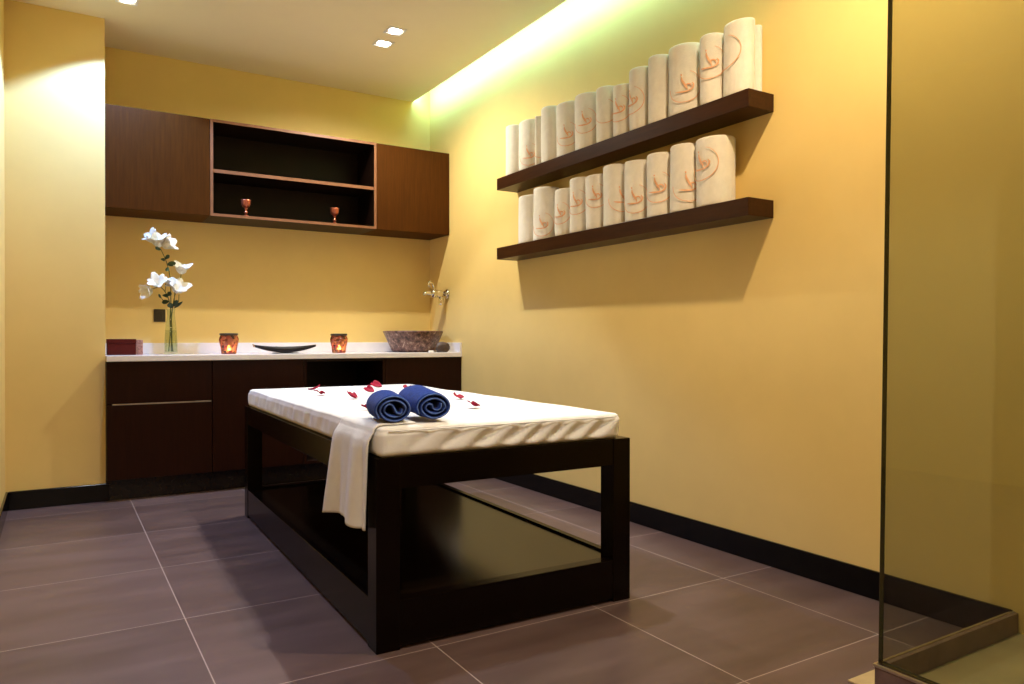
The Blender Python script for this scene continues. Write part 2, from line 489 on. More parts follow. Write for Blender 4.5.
# ------------------------------------------------------------------ base cabinets, worktop
ZB0, ZB1 = 0.128, 0.831
YF, YK = CF + 0.01, 5.03
def base_cab(x0, x1, lab, kind):
    r = thing('base_cabinet', lab, 'cabinet', ((x0 + x1) / 2, YF + 0.25, 0))
    c = Vector(r.location)
    def add(name, bm, m, p=r):
        o = obj(name, bm, m, p)
        if p is r: o.location = -c
        return o
    y0 = YF + DT + 0.001 if kind != 'open' else YF
    if kind == 'open':
        add('cabinet_body', carcass(x0, x1, y0 + 0.003, YB, ZB0, ZB1, 0.018, True, True), M['cab_in'])
        bm = bmesh.new()
        add_box(bm, (x0, y0, ZB0), (x0 + 0.018, y0 + 0.003, ZB1)); add_box(bm, (x1 - 0.018, y0, ZB0), (x1, y0 + 0.003, ZB1))
        add_box(bm, (x0 + 0.018, y0, ZB0), (x1 - 0.018, y0 + 0.003, ZB0 + 0.018))
        add('front_edging', bm, M['cab_low'])
        add('shelf_board', box((x0 + 0.018, y0 + 0.01, 0.47), (x1 - 0.018, YB - 0.01, 0.49)), M['cab_low'])
    else:
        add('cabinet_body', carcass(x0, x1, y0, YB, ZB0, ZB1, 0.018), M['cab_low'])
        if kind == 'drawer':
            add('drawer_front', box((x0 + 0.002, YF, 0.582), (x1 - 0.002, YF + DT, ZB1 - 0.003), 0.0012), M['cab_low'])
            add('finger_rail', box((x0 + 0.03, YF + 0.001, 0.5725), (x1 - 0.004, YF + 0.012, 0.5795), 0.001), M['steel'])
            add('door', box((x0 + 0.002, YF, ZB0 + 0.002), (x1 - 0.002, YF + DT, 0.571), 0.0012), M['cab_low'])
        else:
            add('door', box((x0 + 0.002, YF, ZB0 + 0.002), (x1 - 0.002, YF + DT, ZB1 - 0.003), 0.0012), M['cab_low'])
    add('plinth', box((x0, YK, 0), (x1, YK + 0.018, ZB0)), M['plinth'])
    add('rear_rail', box((x0, YB - 0.03, 0), (x1, YB - 0.012, ZB0)), M['plinth'])
    return r
base_cab(XN + 0.001, 0.834, 'dark brown base cabinet with drawer over door, next to left stub wall', 'drawer')
base_cab(0.835, 1.412, 'dark brown base cabinet with plain full door under the black boat tray', 'door')
base_cab(1.413, 1.990, 'dark brown open-fronted base cabinet under the right candle holder', 'open')
base_cab(1.991, XR - 0.001, 'dark brown base cabinet with plain door under the stone basin', 'door')

r = thing('worktop', 'long white stone worktop running across all the base cabinets', 'worktop', (1.42, 5.25, ZB1))
c = Vector(r.location)
o = obj('worktop_slab', box((XN + 0.001, CF, ZB1), (XR - 0.001, YB - 0.001, ZW), 0.003), M['white_top'], r); o.location = -c
bm = box((XN + 0.001, YB - 0.021, ZW), (XR - 0.001, YB - 0.001, 0.938), 0.002)
add_box(bm, (XR - 0.02, CF + 0.002, ZW), (XR - 0.001, YB - 0.021, 0.938), 0.002)
struct('trim_4', bm, M['white_top'])

# ------------------------------------------------------------------ wall shelves
for nm, z0, lab in (('wall_shelf', 1.932, 'upper thick dark wood floating shelf carrying fourteen rolled towels'),
                    ('wall_shelf', 1.482, 'lower thick dark wood floating shelf carrying ten rolled towels')):
    bm = box((-0.157, -1.03, 0), (0, 1.03, 0.075), 0.002)
    tag(obj(nm, bm, M['shelf'], loc=(XR, 3.142, z0)), lab, 'shelf', 'floating towel shelves')

# ------------------------------------------------------------------ rolled towels
def roll_mesh(a, b, h, turns=4.5, gap=0.2, seed=0, seam=0.2, lean=0.0, sag=0.0, taper=0.0, rmin=0.1):
    """a sheet rolled up into an elliptical roll standing on z = 0; the layers step inwards at the seam angle"""
    rnd = random.Random(seed)
    per = 40
    n = int(turns * per)
    t = gap * 0.46
    base = []
    for k in range(n + 1):
        th = 2 * pi * k / per
        q = k / per
        st = math.floor(q) + min(1.0, max(0.0, (q - math.floor(q) - 0.72) / 0.28)) ** 1.0
        r = 1 - t - gap * st
        if r < rmin: break
        base.append((seam - th, r))
    levels = [(0, 0.72), (0.006, 0.95), (0.02, 1.0), (h * 0.3, 1.0), (h * 0.55, 1.0), (h * 0.8, 1.0), (h - 0.016, 1.0), (h - 0.005, 0.93), (h, 0.62)]
    off = [rnd.uniform(-1, 1) for _ in range(4)]
    bm = bmesh.new()
    grid = []
    m = len(base)
    for z, ts in levels:
        row = []
        for i, (th, r) in enumerate(base):
            e = 1.0 if 0 < i < m - 1 else 0.5
            zz = z / h
            wob = 1 + 0.018 * sin(2 * th + 3 * off[0] + 2.2 * zz) + 0.012 * sin(3 * th + 5 * off[1] - 3 * zz) - 0.02 * sin(pi * zz) * off[2]
            wob *= 1 + taper * zz
            dz = 0.0
            if z > h * 0.5: dz = 0.004 * sin(th + off[3] * 3) * zz - sag * (1 - r)
            lx = lean * zz * 0.02
            for sgn in (1, -1):
                rr = (r + sgn * t * ts * e) * wob
                row.append((a * rr * cos(th), b * rr * sin(th) + lx, z + dz))
        grid.append([bm.verts.new(p) for p in row])
    for A, B in zip(grid[:-1], grid[1:]):
        for i in range(m - 1):
            o0, i0, o1, i1 = 2 * i, 2 * i + 1, 2 * i + 2, 2 * i + 3
            bm.faces.new((A[o0], A[o1], B[o1], B[o0]))
            bm.faces.new((A[i0], B[i0], B[i1], A[i1]))
        bm.faces.new((A[0], B[0], B[1], A[1]))
        j = 2 * (m - 1)
        bm.faces.new((A[j], A[j + 1], B[j + 1], B[j]))
    for G in (grid[0], grid[-1]):
        for i in range(m - 1):
            bm.faces.new((G[2 * i], G[2 * i + 1], G[2 * i + 3], G[2 * i + 2]))
    return bm

def emblem_mesh(a, b, th0, zc, R=0.066, full=True, off=0.0035, faded=False):
    """broken ring round a small bending figure, embroidered on the curved side of a roll"""
    bm = bmesh.new()
    rho = sqrt(a * b)
    def P(s, z, lift):
        th = th0 + s / rho
        return Vector(((a * 1.02 + off + lift) * cos(th), (b * 1.02 + off + lift) * sin(th), zc + z))
    def stroke(pts, w):
        pts = spline([(p[0], p[1], 0) for p in pts], 6) if len(pts) > 2 else [Vector((p[0], p[1], 0)) for p in pts]
        n = len(pts)
        rows = []
        for i, p in enumerate(pts):
            d = (pts[min(i + 1, n - 1)] - pts[max(i - 1, 0)]).normalized()
            nn = Vector((-d.y, d.x, 0))
            f = i / (n - 1)
            ww = (w(f) if callable(w) else w) / 2
            rows.append([bm.verts.new(P(p.x + nn.x * ww, p.y + nn.y * ww, 0)), bm.verts.new(P(p.x + nn.x * ww, p.y + nn.y * ww, 0.0012)),
                         bm.verts.new(P(p.x - nn.x * ww, p.y - nn.y * ww, 0.0012)), bm.verts.new(P(p.x - nn.x * ww, p.y - nn.y * ww, 0))])
        for A, B in zip(rows[:-1], rows[1:]):
            for k in range(4):
                bm.faces.new((A[k], A[(k + 1) % 4], B[(k + 1) % 4], B[k]))
        bm.faces.new(rows[0]); bm.faces.new(rows[-1][::-1])
    arc = [(R * cos(x), R * sin(x)) for x in [radians(72 - 12 * k) for k in range(22)]]
    stroke(arc, lambda f: 0.0018 + 0.0020 * sin(pi * f))
    if full:
        k = R / 0.066
        def S(pts): return [(x * k, y * k) for x, y in pts]
        tp = lambda w: (lambda f: (0.85 * w * (0.35 + 0.65 * sin(pi * min(1, f * 1.05)))) )
        stroke(S([(-0.012, 0.042), (-0.011, 0.030), (-0.004, 0.014), (0.006, -0.002), (0.010, -0.016)]), tp(0.011))
        stroke(S([(-0.040, -0.018), (-0.020, -0.021), (0.000, -0.022), (0.024, -0.018)]), tp(0.009))
        stroke(S([(0.028, 0.014), (0.034, 0.004), (0.030, -0.010), (0.016, -0.020), (0.004, -0.024)]), tp(0.009))
        stroke(S([(-0.004, -0.004), (0.010, 0.008), (0.022, 0.006), (0.026, -0.006)]), tp(0.007))
        stroke(S([(-0.016, 0.050), (-0.011, 0.051)]), 0.008)
    return bm

def roll_towel(row, i, yL, pitch, z, h, emb, lab, a=None, b=None, x=None, seed=0, y=None):
    b = b or max(0.03, min(pitch, 0.2) / 2 - 0.0045)
    a = a or min(0.071, b * 1.05)
    x = x or XR - 0.157 + a + 0.006
    # centre such that the roll's left outline meets the photo's left edge of that towel
    d = Vector((2.46, yL - 0.0)).normalized()
    nn = Vector((-d.y, d.x))
    ext = sqrt((a * nn.x) ** 2 + (b * nn.y) ** 2)
    target = nn.x * 2.46 + nn.y * yL
    yc = y if y is not None else (target - ext - nn.x * x) / nn.y
    r = thing('rolled_towel', lab, 'towel', (x, yc, z), 0, 'white rolled towels on the %s shelf' % row)
    h -= 0.024
    obj('towel_roll', roll_mesh(a, b, h, 4.2, 0.2, seed, seam=0.3), M['towel'], r, smooth=True)
    if emb:
        s0, zc, R, full = emb
        # the camera-facing angle on this ellipse
        cd = Vector((-x, -yc)).normalized()
        th0 = atan2(cd.y, cd.x) + s0 - 0.32
        obj('emblem', emblem_mesh(a, b, th0, zc - 0.012, R * 1.08, full), M['emblem'], r)
    return r

UP = [4.089, 3.927, 3.746, 3.681, 3.520, 3.341, 3.153, 3.010, 2.884, 2.743, 2.604, 2.403, 2.265, 2.108]
LO = [3.931, 3.764, 3.535, 3.391, 3.241, 3.093, 2.915, 2.751, 2.591, 2.426, 2.200]
up_emb = {1: (0.05, 0.10, 0.062, True), 2: (0.5, 0.12, 0.055, False), 4: (0.0, 0.13, 0.062, True), 5: (-0.1, 0.16, 0.062, True), 6: (0.0, 0.17, 0.058, False),
          7: (-0.25, 0.15, 0.062, True), 8: (-0.55, 0.16, 0.062, True), 10: (0.1, 0.13, 0.066, True), 11: (0.0, 0.19, 0.066, True), 12: (-0.85, 0.20, 0.066, False)}
lo_emb = {1: (-0.15, 0.10, 0.064, True), 2: (-0.3, 0.14, 0.058, True), 3: (-0.2, 0.18, 0.064, True), 4: (0.05, 0.19, 0.060, True), 5: (0.55, 0.15, 0.066, True),
          6: (-0.05, 0.12, 0.066, True), 7: (0.0, 0.15, 0.068, True), 8: (0.45, 0.13, 0.070, True), 9: (-0.55, 0.20, 0.068, True)}
ORD = ['first', 'second', 'third', 'fourth', 'fifth', 'sixth', 'seventh', 'eighth', 'ninth', 'tenth', 'eleventh', 'twelfth', 'thirteenth', 'fourteenth']
up_lab = ['plain white rolled towel at the far left end of upper shelf', 'white rolled towel with orange emblem low down, second from left on upper shelf',
          'very slim white towel squeezed third from left on upper shelf', 'plain white rolled towel fourth from left on upper shelf',
          'white rolled towel with orange emblem, fifth from left on upper shelf', 'white rolled towel with orange emblem, sixth from left on upper shelf',
          'white rolled towel showing only a faint ring, seventh from left on upper shelf', 'white rolled towel with emblem on its left, eighth from left on upper shelf',
          'white rolled towel with half ring at left edge, ninth from left on upper shelf', 'plain white rolled towel fifth from the right on upper shelf',
          'wide white rolled towel with whole emblem facing out, fourth from right on upper shelf', 'white rolled towel with high orange emblem, third from right on upper shelf',
          'large white rolled towel at near right end of upper shelf, sliver of ring', 'flat folded white towel against the wall behind upper shelf end roll']
lo_lab = ['plain white rolled towel at the far left end of lower shelf', 'white rolled towel with low orange emblem, second from left on lower shelf',
          'short slim white rolled towel with small emblem, third from left on lower shelf', 'white rolled towel with ringed orange emblem, fourth from left on lower shelf',
          'white rolled towel with high orange figure, fifth from left on lower shelf', 'white rolled towel with emblem cut off at right, sixth from left on lower shelf',
          'white rolled towel with low ringed emblem, fourth from right on lower shelf', 'white rolled towel with whole ringed emblem, third from right on lower shelf',
          'white rolled towel with emblem at its right, second from right on lower shelf', 'widest white rolled towel at near right end of lower shelf, high emblem']
up_h = [.335, .325, .328, .345, .328, .325, .312, .290, .335, .345, .345, .328, .338]
lo_h = [.318, .338, .292, .326, .316, .336, .330, .326, .332, .326]
for i in range(13):
    p = UP[i] - UP[i + 1]
    kw = {}
    if i == 2: kw = dict(a=0.045, b=0.025, x=XR - 0.092)
    if i == 12: kw = dict(a=0.054, b=0.074)
    roll_towel('upper', i, UP[i], p, 2.007, up_h[i], up_emb.get(i), up_lab[i], seed=i + 1, **kw)
roll_towel('upper', 13, 2.1, 0.1, 2.007, 0.33, None, up_lab[13], a=0.020, b=0.042, x=XR - 0.0225, y=2.200, seed=40)
for i in range(10):
    p = LO[i] - LO[i + 1]
    kw = {}
    if i == 9: kw = dict(a=0.073, b=0.097)
    roll_towel('lower', i, LO[i], p, 1.557, lo_h[i], lo_emb.get(i), lo_lab[i], seed=i + 20, **kw)

# ------------------------------------------------------------------ massage table
BX, BY, BR = 0.833, 2.15, radians(-1.25)
BW, BL = 0.99, 2.08
bed = thing('massage_table', 'black lacquered wooden massage table with lower deck and white sheeted mattress', 'massage table', (BX, BY, 0), BR)
PW = 0.078
for (px, py) in ((0, 0), (BW - PW, 0), (0, BL - PW), (BW - PW, BL - PW)):
    obj('leg', box((px, py, 0), (px + PW, py + PW, 0.600), 0.002), M['bed'], bed)
def rail(name, lo, hi): obj(name, box(lo, hi, 0.002), M['bed'], bed)
E3 = 0.002
rail('top_rail', (PW, E3, 0.503), (BW - PW, 0.05, 0.600))
rail('top_rail', (PW, BL - 0.05, 0.503), (BW - PW, BL - E3, 0.600))
rail('top_rail', (E3, PW, 0.503), (0.05, BL - PW, 0.600))
rail('top_rail', (BW - 0.05, PW, 0.503), (BW - E3, BL - PW, 0.600))
rail('bottom_rail', (PW, E3, 0.012), (BW - PW, 0.05, 0.155))
rail('bottom_rail', (PW, BL - 0.05, 0.012), (BW - PW, BL - E3, 0.155))
rail('bottom_rail', (E3, PW, 0.012), (0.03, BL - PW, 0.155))
rail('bottom_rail', (BW - 0.03, PW, 0.012), (BW - E3, BL - PW, 0.155))
obj('lower_deck', box((0.031, 0.051, 0.124), (BW - 0.031, BL - 0.051, 0.146), 0.002), M['bed_deck'], bed)
obj('table_board', box((0.051, 0.051, 0.570), (BW - 0.051, BL - 0.051, 0.598)), M['bed'], bed)

def rounded_slab(lo, hi, r, step, disp):
    """closed box surface on a grid, edges rounded with radius r, moved along its normal by disp(p, n)"""
    lo, hi = Vector(lo), Vector(hi)
    bm = bmesh.new()
    cnt = [max(2, int(round((hi[i] - lo[i]) / step[i]))) for i in range(3)]
    vs = {}
    def vert(i, j, k):
        key = (i, j, k)
        if key not in vs:
            p = Vector((lo[d] + (hi[d] - lo[d]) * key[d] / cnt[d] for d in range(3)))
            q = Vector((min(max(p[d], lo[d] + r), hi[d] - r) for d in range(3)))
            n = p - q
            if n.length > 1e-6:
                n.normalize(); p = q + n * r
            vs[key] = bm.verts.new(p + disp(p, n))
        return vs[key]
    for d in range(3):
        u, w = (d + 1) % 3, (d + 2) % 3
        for side in (0, cnt[d]):
            for i in range(cnt[u]):
                for j in range(cnt[w]):
                    idx = []
                    for di, dj in ((0, 0), (1, 0), (1, 1), (0, 1)):
                        t = [0, 0, 0]; t[d] = side; t[u] = i + di; t[w] = j + dj
                        idx.append(vert(*t))
                    bm.faces.new(idx if side else idx[::-1])
    return bm
MX0, MX1, MY0, MY1, MZ0, MZ1 = 0.010, 0.952, 0.002, BL - 0.05, 0.600, 0.694
def sheet_disp(p, n):
    out = Vector((0, 0, 0))
    zz = (p.z - MZ0) / (MZ1 - MZ0)
    if n.y < -0.5:      # slanting pull folds on the front edge
        s = p.x + 1.25 * (MZ1 - p.z)
        w = (0.5 + 0.5 * sin(s * 62 + 1.6 * sin(s * 9))) ** 2 + 0.3 * (0.5 + 0.5 * sin(s * 121 + 0.7)) ** 2
        out += n * (-0.015 * w * sin(pi * min(1, zz * 0.85 + 0.1)) * min(1, max(0.12, (p.x - 0.02) * 3)))
    elif n.x < -0.5:    # shallow upright puckers on the left side
        w = sin(p.y * 31 + 2 * sin(p.y * 7)) + 0.6 * sin(p.y * 71 + p.z * 25)
        out += n * (0.0035 * w * sin(pi * zz))
    elif n.x > 0.5:
        out += n * (0.004 * sin(p.y * 22 + p.z * 20) * sin(pi * zz))
    if n.z > 0.5:
        out += Vector((0, 0, 0.004 * noise.noise(Vector((p.x * 3, p.y * 3, 0)))))
    if p.z > MZ0 + 0.03 and abs(n.z) < 0.9:
        ins = 0.004 * math.exp(-((zz - 0.86) / 0.05) ** 2)
        out -= n * ins
    return out
mt = obj('mattress', rounded_slab((MX0, MY0, MZ0), (MX1, MY1, MZ1), 0.020, (0.016, 0.02, 0.007), sheet_disp), M['sheet'], bed, smooth=True)
mt['label'] = 'white sheeted mattress'
# seam of the fitted sheet
zs = MZ1 - 0.012
seam = spline([(MX0 + 0.03, MY0 + 0.001, zs), (MX0 + 0.30, MY0 - 0.0005, zs), (MX0 + 0.6, MY0 - 0.0005, zs), (MX1 - 0.03, MY0 + 0.001, zs)], 12)
obj('sheet_seam', tube(seam, 0.0022, 6), M['sheet'], mt, smooth=True)

MB = Matrix.Translation((BX, BY, 0)) @ Matrix.Rotation(BR, 4, 'Z')
def on_bed(x, y, z=MZ1): return MB @ Vector((x, y, z))
def bed_xy(px, py): return MB.inverted() @ Vector((px, py, 0))

# towel hanging over the left side
bm = bmesh.new()
nu, nv = 60, 64
rows = []
y0, y1 = 0.035, 0.365
for j in range(nv + 1):
    v = j / nv
    row = []
    for i in range(nu + 1):
        u = i / nu
        s = v * 0.44            # length along the cloth from its end on the mattress
        top, rr = 0.11, 0.022   # flat run on top, bend radius
        if s < top:
            X, Z, dr = MX0 + 0.024 + (top - s), MZ1 + 0.0065, 0.0
        elif s < top + rr * pi / 2:
            a = (s - top) / rr
            X, Z, dr = MX0 + 0.024 - rr * sin(a) - 0.008 * sin(a), MZ1 + 0.0065 - rr * (1 - cos(a)), 0.0
        else:
            dr = s - top - rr * pi / 2
            X, Z = MX0 - 0.008, MZ1 + 0.0065 - rr - dr
        f = min(1.0, dr / 0.36)
        Y = y0 + 0.015 * f + u * ((y1 - y0) + 0.10 * f ** 1.2) - 0.015 * f
        fold = 0.5 * (1 - cos(2 * pi * (u * 1.5 + 0.05))) * 0.7 + 0.25 * (1 - cos(2 * pi * (u * 3.3 + 0.4 + 0.15 * f)))*0.6
        groove = math.exp(-((u - 0.12) / 0.045) ** 2)
        X -= (0.006 + 0.030 * f ** 0.8) * fold * (1 if dr > 0 else 0) * min(1, dr / 0.05) + (0.014 * min(1, dr / 0.03) if dr > 0 else 0)
        X += 0.018 * groove * f
        Y += 0.012 * sin(2 * pi * u * 2.3 + 1) * f
        Z -= 0.0 + (0.03 * u * f) + 0.012 * f * sin(6 * u + 1)
        n3 = noise.noise(Vector((u * 6, v * 6, 3.1)))
        X -= 0.002 * n3 * f
        row.append(bm.verts.new((min(X, MX0 - 0.006) if dr > 0 else X, Y, Z)))
    rows.append(row)
for A, B in zip(rows[:-1], rows[1:]):
    for i in range(nu):
        bm.faces.new((A[i], A[i + 1], B[i + 1], B[i]))
dt = obj('draped_towel', bm, M['sheet_terry'], smooth=True)
dt.matrix_world = MB
md = dt.modifiers.new('thickness', 'SOLIDIFY'); md.thickness = 0.005; md.offset = 0.0
tag(dt, 'white terry towel hanging over the left front side of massage table', 'towel')

# two navy rolls: each a doubled towel seen end-on
def blue_roll(lab, loc, rz, path, L, flip=1, grow=1.12, lean=0.0):
    """path: cross-section centre line in (x, z); extruded along +y"""
    r = thing('navy_rolled_towel', lab, 'towel', loc, rz, 'navy rolled towels on the massage table')
    pts = spline([(p[0], p[1], 0) for p in path], 7)
    n = len(pts)
    ww, hh = max(abs(p[0]) for p in path), (max(p[1] for p in path) + min(p[1] for p in path)) / 2
    T = 0.0048
    bm = bmesh.new()
    lev = [(0.0, 0.62), (0.004, 0.92), (0.012, 1.0), (L * 0.35, 1.0), (L * 0.7, 1.0), (L - 0.012, 1.0), (L, 0.6)]
    G = []
    for y, ts in lev:
        f = y / L
        g = 1 + (grow - 1) * f
        row = []
        for i, p in enumerate(pts):
            d = (pts[min(i + 1, n - 1)] - pts[max(i - 1, 0)]).normalized()
            nn = Vector((-d.y, d.x, 0))
            yy = y + 0.004 * sin(i * 0.23) * (1 - f)
            for sg in (1, -1):
                q = p + nn * (sg * T * ts)
                row.append(bm.verts.new((q.x * g + lean * f, yy, max(0.0005, q.y * g))))
        G.append(row)
    for A, B in zip(G[:-1], G[1:]):
        for i in range(n - 1):
            a0, b0, a1, b1 = 2 * i, 2 * i + 1, 2 * i + 2, 2 * i + 3
            bm.faces.new((A[a0], A[a1], B[a1], B[a0])); bm.faces.new((A[b0], B[b0], B[b1], A[b1]))
        bm.faces.new((A[0], B[0], B[1], A[1])); j = 2 * n - 2
        bm.faces.new((A[j], A[j + 1], B[j + 1], B[j]))
    for R_ in (G[0], G[-1]):
        for i in range(n - 1):
            bm.faces.new((R_[2 * i], R_[2 * i + 1], R_[2 * i + 3], R_[2 * i + 2]))
    ctr = bm.verts.new((lean * 0.5, L * 0.45, hh))
    ring = [bm.verts.new((0.9 * ww * cos(2 * pi * k / 24) + lean * 0.5, L * 0.45, hh + 0.9 * (hh - 0.006) * sin(2 * pi * k / 24))) for k in range(24)]
    for k in range(24): bm.faces.new((ctr, ring[k], ring[(k + 1) % 24]))
    obj('towel_roll', bm, M['blue'], r, smooth=True)
    # light caught on the folded front edges, painted as a pale blue cord
    lit_edge = [(p.x, -0.0012 + 0.004 * sin(i * 0.23), p.y) for i, p in enumerate(pts)]
    obj('lit_edge', tube(lit_edge, 0.0023, 6), M['blue_lit_edge'], r, smooth=True)
    return r
def spiral_path(w, h, turns, core, ph, step=0.0125, sgn=1):
    """outer end low on one side, winding inwards, closing with an S-shaped core"""
    out = []
    k = int(turns * 12)
    for i in range(k + 1):
        th = ph - sgn * 2 * pi * i / 12
        sh = step * i / 12
        rx, rz = max(0.008, w - 0.006 - sh), max(0.008, h - 0.006 - sh)
        out.append((rx * cos(th), h + rz * sin(th)))
    out += [(x * sgn, h + z) for x, z in core]
    return out
core1 = [(-0.008, 0.006), (0.004, -0.002), (0.014, -0.010)]
blue_roll('navy rolled towel, left one of the touching pair on the white mattress', (0.906, 2.186, MZ1 - 0.001), radians(-13), spiral_path(0.063, 0.052, 2.1, [(-0.027, 0.010), (-0.018, 0.017), (-0.006, 0.014), (0.002, 0.002), (0.008, -0.010), (0.022, -0.012), (0.026, 0.002)], radians(215), 0.0128), 0.19, grow=1.06)
blue_roll('navy rolled towel, right one of the touching pair on the white mattress', (1.050, 2.194, MZ1 - 0.001), radians(-9), spiral_path(0.064, 0.053, 2.1, [(-0.022, 0.010), (-0.010, 0.008), (-0.002, -0.006), (0.010, -0.010), (0.020, -0.002), (0.022, 0.012)], radians(205), 0.0145), 0.22, grow=1.14, lean=-0.004)

# rose petals
def petal_bm(seed, s):
    rnd = random.Random(seed)
    bm = bmesh.new()
    n, m = 10, 8
    cup = rnd.uniform(0.6, 1.0); tw = rnd.uniform(-0.4, 0.4)
    rows = []
    for j in range(m + 1):
        v = j / m
        wd = (sin(pi * (0.06 + 0.80 * v)) ** 0.7) * (0.5 + 0.5 * v) * 0.62
        row = []
        for i in range(n + 1):
            u = 2 * i / n - 1
            x = u * wd + tw * 0.2 * v
            y = v - 0.5 - 0.12 * (abs(u) < 0.3) * v * 0.6 * (1 - abs(u) / 0.3)
            z = cup * (0.35 * u * u * wd + 0.30 * (v - 0.45) ** 2 * 2) + 0.05 * sin(5 * u + 3 * v + seed)
            row.append(bm.verts.new((x * s, y * s, z * s + 0.002)))
        rows.append(row)
    for A, B in zip(rows[:-1], rows[1:]):
        for i in range(n): bm.faces.new((A[i], A[i + 1], B[i + 1], B[i]))
    bmesh.ops.rotate(bm, cent=(0, 0, 0), matrix=Matrix.Rotation(radians(rnd.uniform(8, 24)), 3, 'X') @ Matrix.Rotation(radians(rnd.uniform(-20, 20)), 3, 'Y'), verts=bm.verts[:])
    zmin = min(v.co.z for v in bm.verts)
    for v in bm.verts: v.co.z += 0.0012 - zmin
    return bm
PET = [(1.152, 3.862, 0.085, 'crimson petal at back left of white mattress, behind its neighbour'), (1.081, 3.534, 0.085, 'crimson petal at back left of white mattress, nearer of two'),
       (1.142, 3.247, 0.085, 'curled crimson petal midway between back left petals and blue towels'), (1.347, 3.571, 0.080, 'crimson petal just behind the left navy towel'),
       (1.524, 3.925, 0.085, 'crimson petal at the far back edge of mattress, above left navy towel'), (1.602, 3.682, 0.080, 'crimson petal behind the gap between navy towels'),
       (1.543, 2.971, 0.075, 'curled crimson petal right of the navy towels, further back'), (1.409, 2.587, 0.080, 'flat crimson petal right of the navy towels, nearer the front'),
       (1.006, 2.707, 0.055, 'crimson petal half hidden at left of the left navy towel')]
for i, (px, py, s, lab) in enumerate(PET):
    s *= 0.72
    o = obj('rose_petal', petal_bm(i + 3, s), M['petal'], smooth=True, loc=(px, py, MZ1 + 0.0035))
    o.rotation_euler = (radians(random.uniform(-3, 3)), radians(random.uniform(-3, 3)), random.uniform(0, 6.28))
    md = o.modifiers.new('thickness', 'SOLIDIFY'); md.thickness = 0.0012
    tag(o, lab, 'petal', 'rose petals on the mattress')

# ------------------------------------------------------------------ things on the worktop
Z0 = ZW
# dark red box with lid line, small pink box
r = thing('lacquer_box', 'dark red lacquered oblong box at left end of the worktop', 'box', (0.345, 5.22, Z0))
obj('box_body', box((-0.078, -0.055, 0), (0.078, 0.055, 0.070), 0.003), M['redbox'], r)
obj('lid', box((-0.080, -0.057, 0.0702), (0.080, 0.057, 0.099), 0.003), M['redbox'], r)
r = thing('patterned_box', 'small pink patterned box between dark red box and flower vase', 'box', (0.446, 5.235, Z0))
obj('box_body', box((-0.020, -0.03, 0), (0.020, 0.03, 0.062), 0.002), M['pinkbox'], r)
obj('lid', box((-0.0205, -0.0305, 0.063), (0.0205, 0.0305, 0.094), 0.002), M['pinkbox'], r)

# glass vase with water
VX, VY = 0.628, 5.21
r = thing('glass_vase', 'tall slim clear glass vase holding white flowers on the worktop', 'vase', (VX, VY, Z0))
outer = [(0, 0), (0.036, 0), (0.040, 0.006), (0.039, 0.06), (0.036, 0.13), (0.030, 0.20), (0.0235, 0.25), (0.0245, 0.28), (0.028, 0.292)]
inner = [(0.0262, 0.292), (0.0225, 0.28), (0.0215, 0.25), (0.028, 0.20), (0.034, 0.13), (0.037, 0.06), (0.036, 0.016), (0, 0.014)]
obj('vase_glass', lathe(outer + inner, 36), M['clear'], r, smooth=True)
obj('water', lathe([(0, 0.0145), (0.0355, 0.0165), (0.0365, 0.06), (0.0335, 0.13), (0.0315, 0.155), (0, 0.155)], 36), M['water'], r, smooth=True)

def leaf_bm(base, tip, width, bend=0.2):
    base, tip = Vector(base), Vector(tip)
    d = tip - base
    L = d.length; d.normalize()
    side = d.cross(Vector((0.2, 1, 0.1))).normalized(); up = side.cross(d)
    bm = bmesh.new(); rows = []
    for j in range(9):
        v = j / 8
        w = width * 0.5 * sin(pi * min(0.98, 0.06 + 0.92 * v)) ** 0.8
        c = base + d * (L * v) + up * (-bend * L * (v * v - v))
        rows.append([bm.verts.new(c + side * (w * u) + up * (0.25 * w * abs(u))) for u in (-1, -0.5, 0, 0.5, 1)])
    for A, B in zip(rows[:-1], rows[1:]):
        for i in range(4): bm.faces.new((A[i], A[i + 1], B[i + 1], B[i]))
    return bm
def bloom_bm(c, axis, size, seed, open_=0.9):
    """six-petalled trumpet flower"""
    rnd = random.Random(seed)
    axis = Vector(axis).normalized()
    q = axis.to_track_quat('Z', 'Y')
    bm = bmesh.new()
    for k in range(6):
        a = 2 * pi * k / 6 + rnd.uniform(-0.15, 0.15)
        inner_ = k % 2
        L = size * rnd.uniform(0.85, 1.1) * (0.92 if inner_ else 1.0)
        op = open_ * rnd.uniform(0.8, 1.2)
        rows = []
        for j in range(9):
            v = j / 8
            ang = op * v ** 1.3
            rad = 0.06 * L + L * (0.18 * v + 0.62 * (1 - cos(ang)) / max(op, 0.2) + 0.22 * v * v)
            zz = L * (sin(ang) / max(op, 0.2)) * 0.85
            w = L * 0.36 * sin(pi * (0.08 + 0.86 * v)) ** 0.8
            row = []
            for u in (-1, -0.5, 0, 0.5, 1):
                ruf = 0.03 * L * sin(7 * v + 4 * u + seed + k) * abs(u)
                x = rad - 0.10 * w * u * u + ruf; y = w * u
                p = Vector((x * cos(a) - y * sin(a), x * sin(a) + y * cos(a), zz + 0.12 * w * (u * u) + ruf))
                row.append(bm.verts.new(Vector(c) + q @ p))
            rows.append(row)
        for A, B in zip(rows[:-1], rows[1:]):
            for i in range(4): bm.faces.new((A[i], A[i + 1], B[i + 1], B[i]))
    return bm
def solid(o, t):
    m = o.modifiers.new('thickness', 'SOLIDIFY'); m.thickness = t; m.offset = 0
    return o
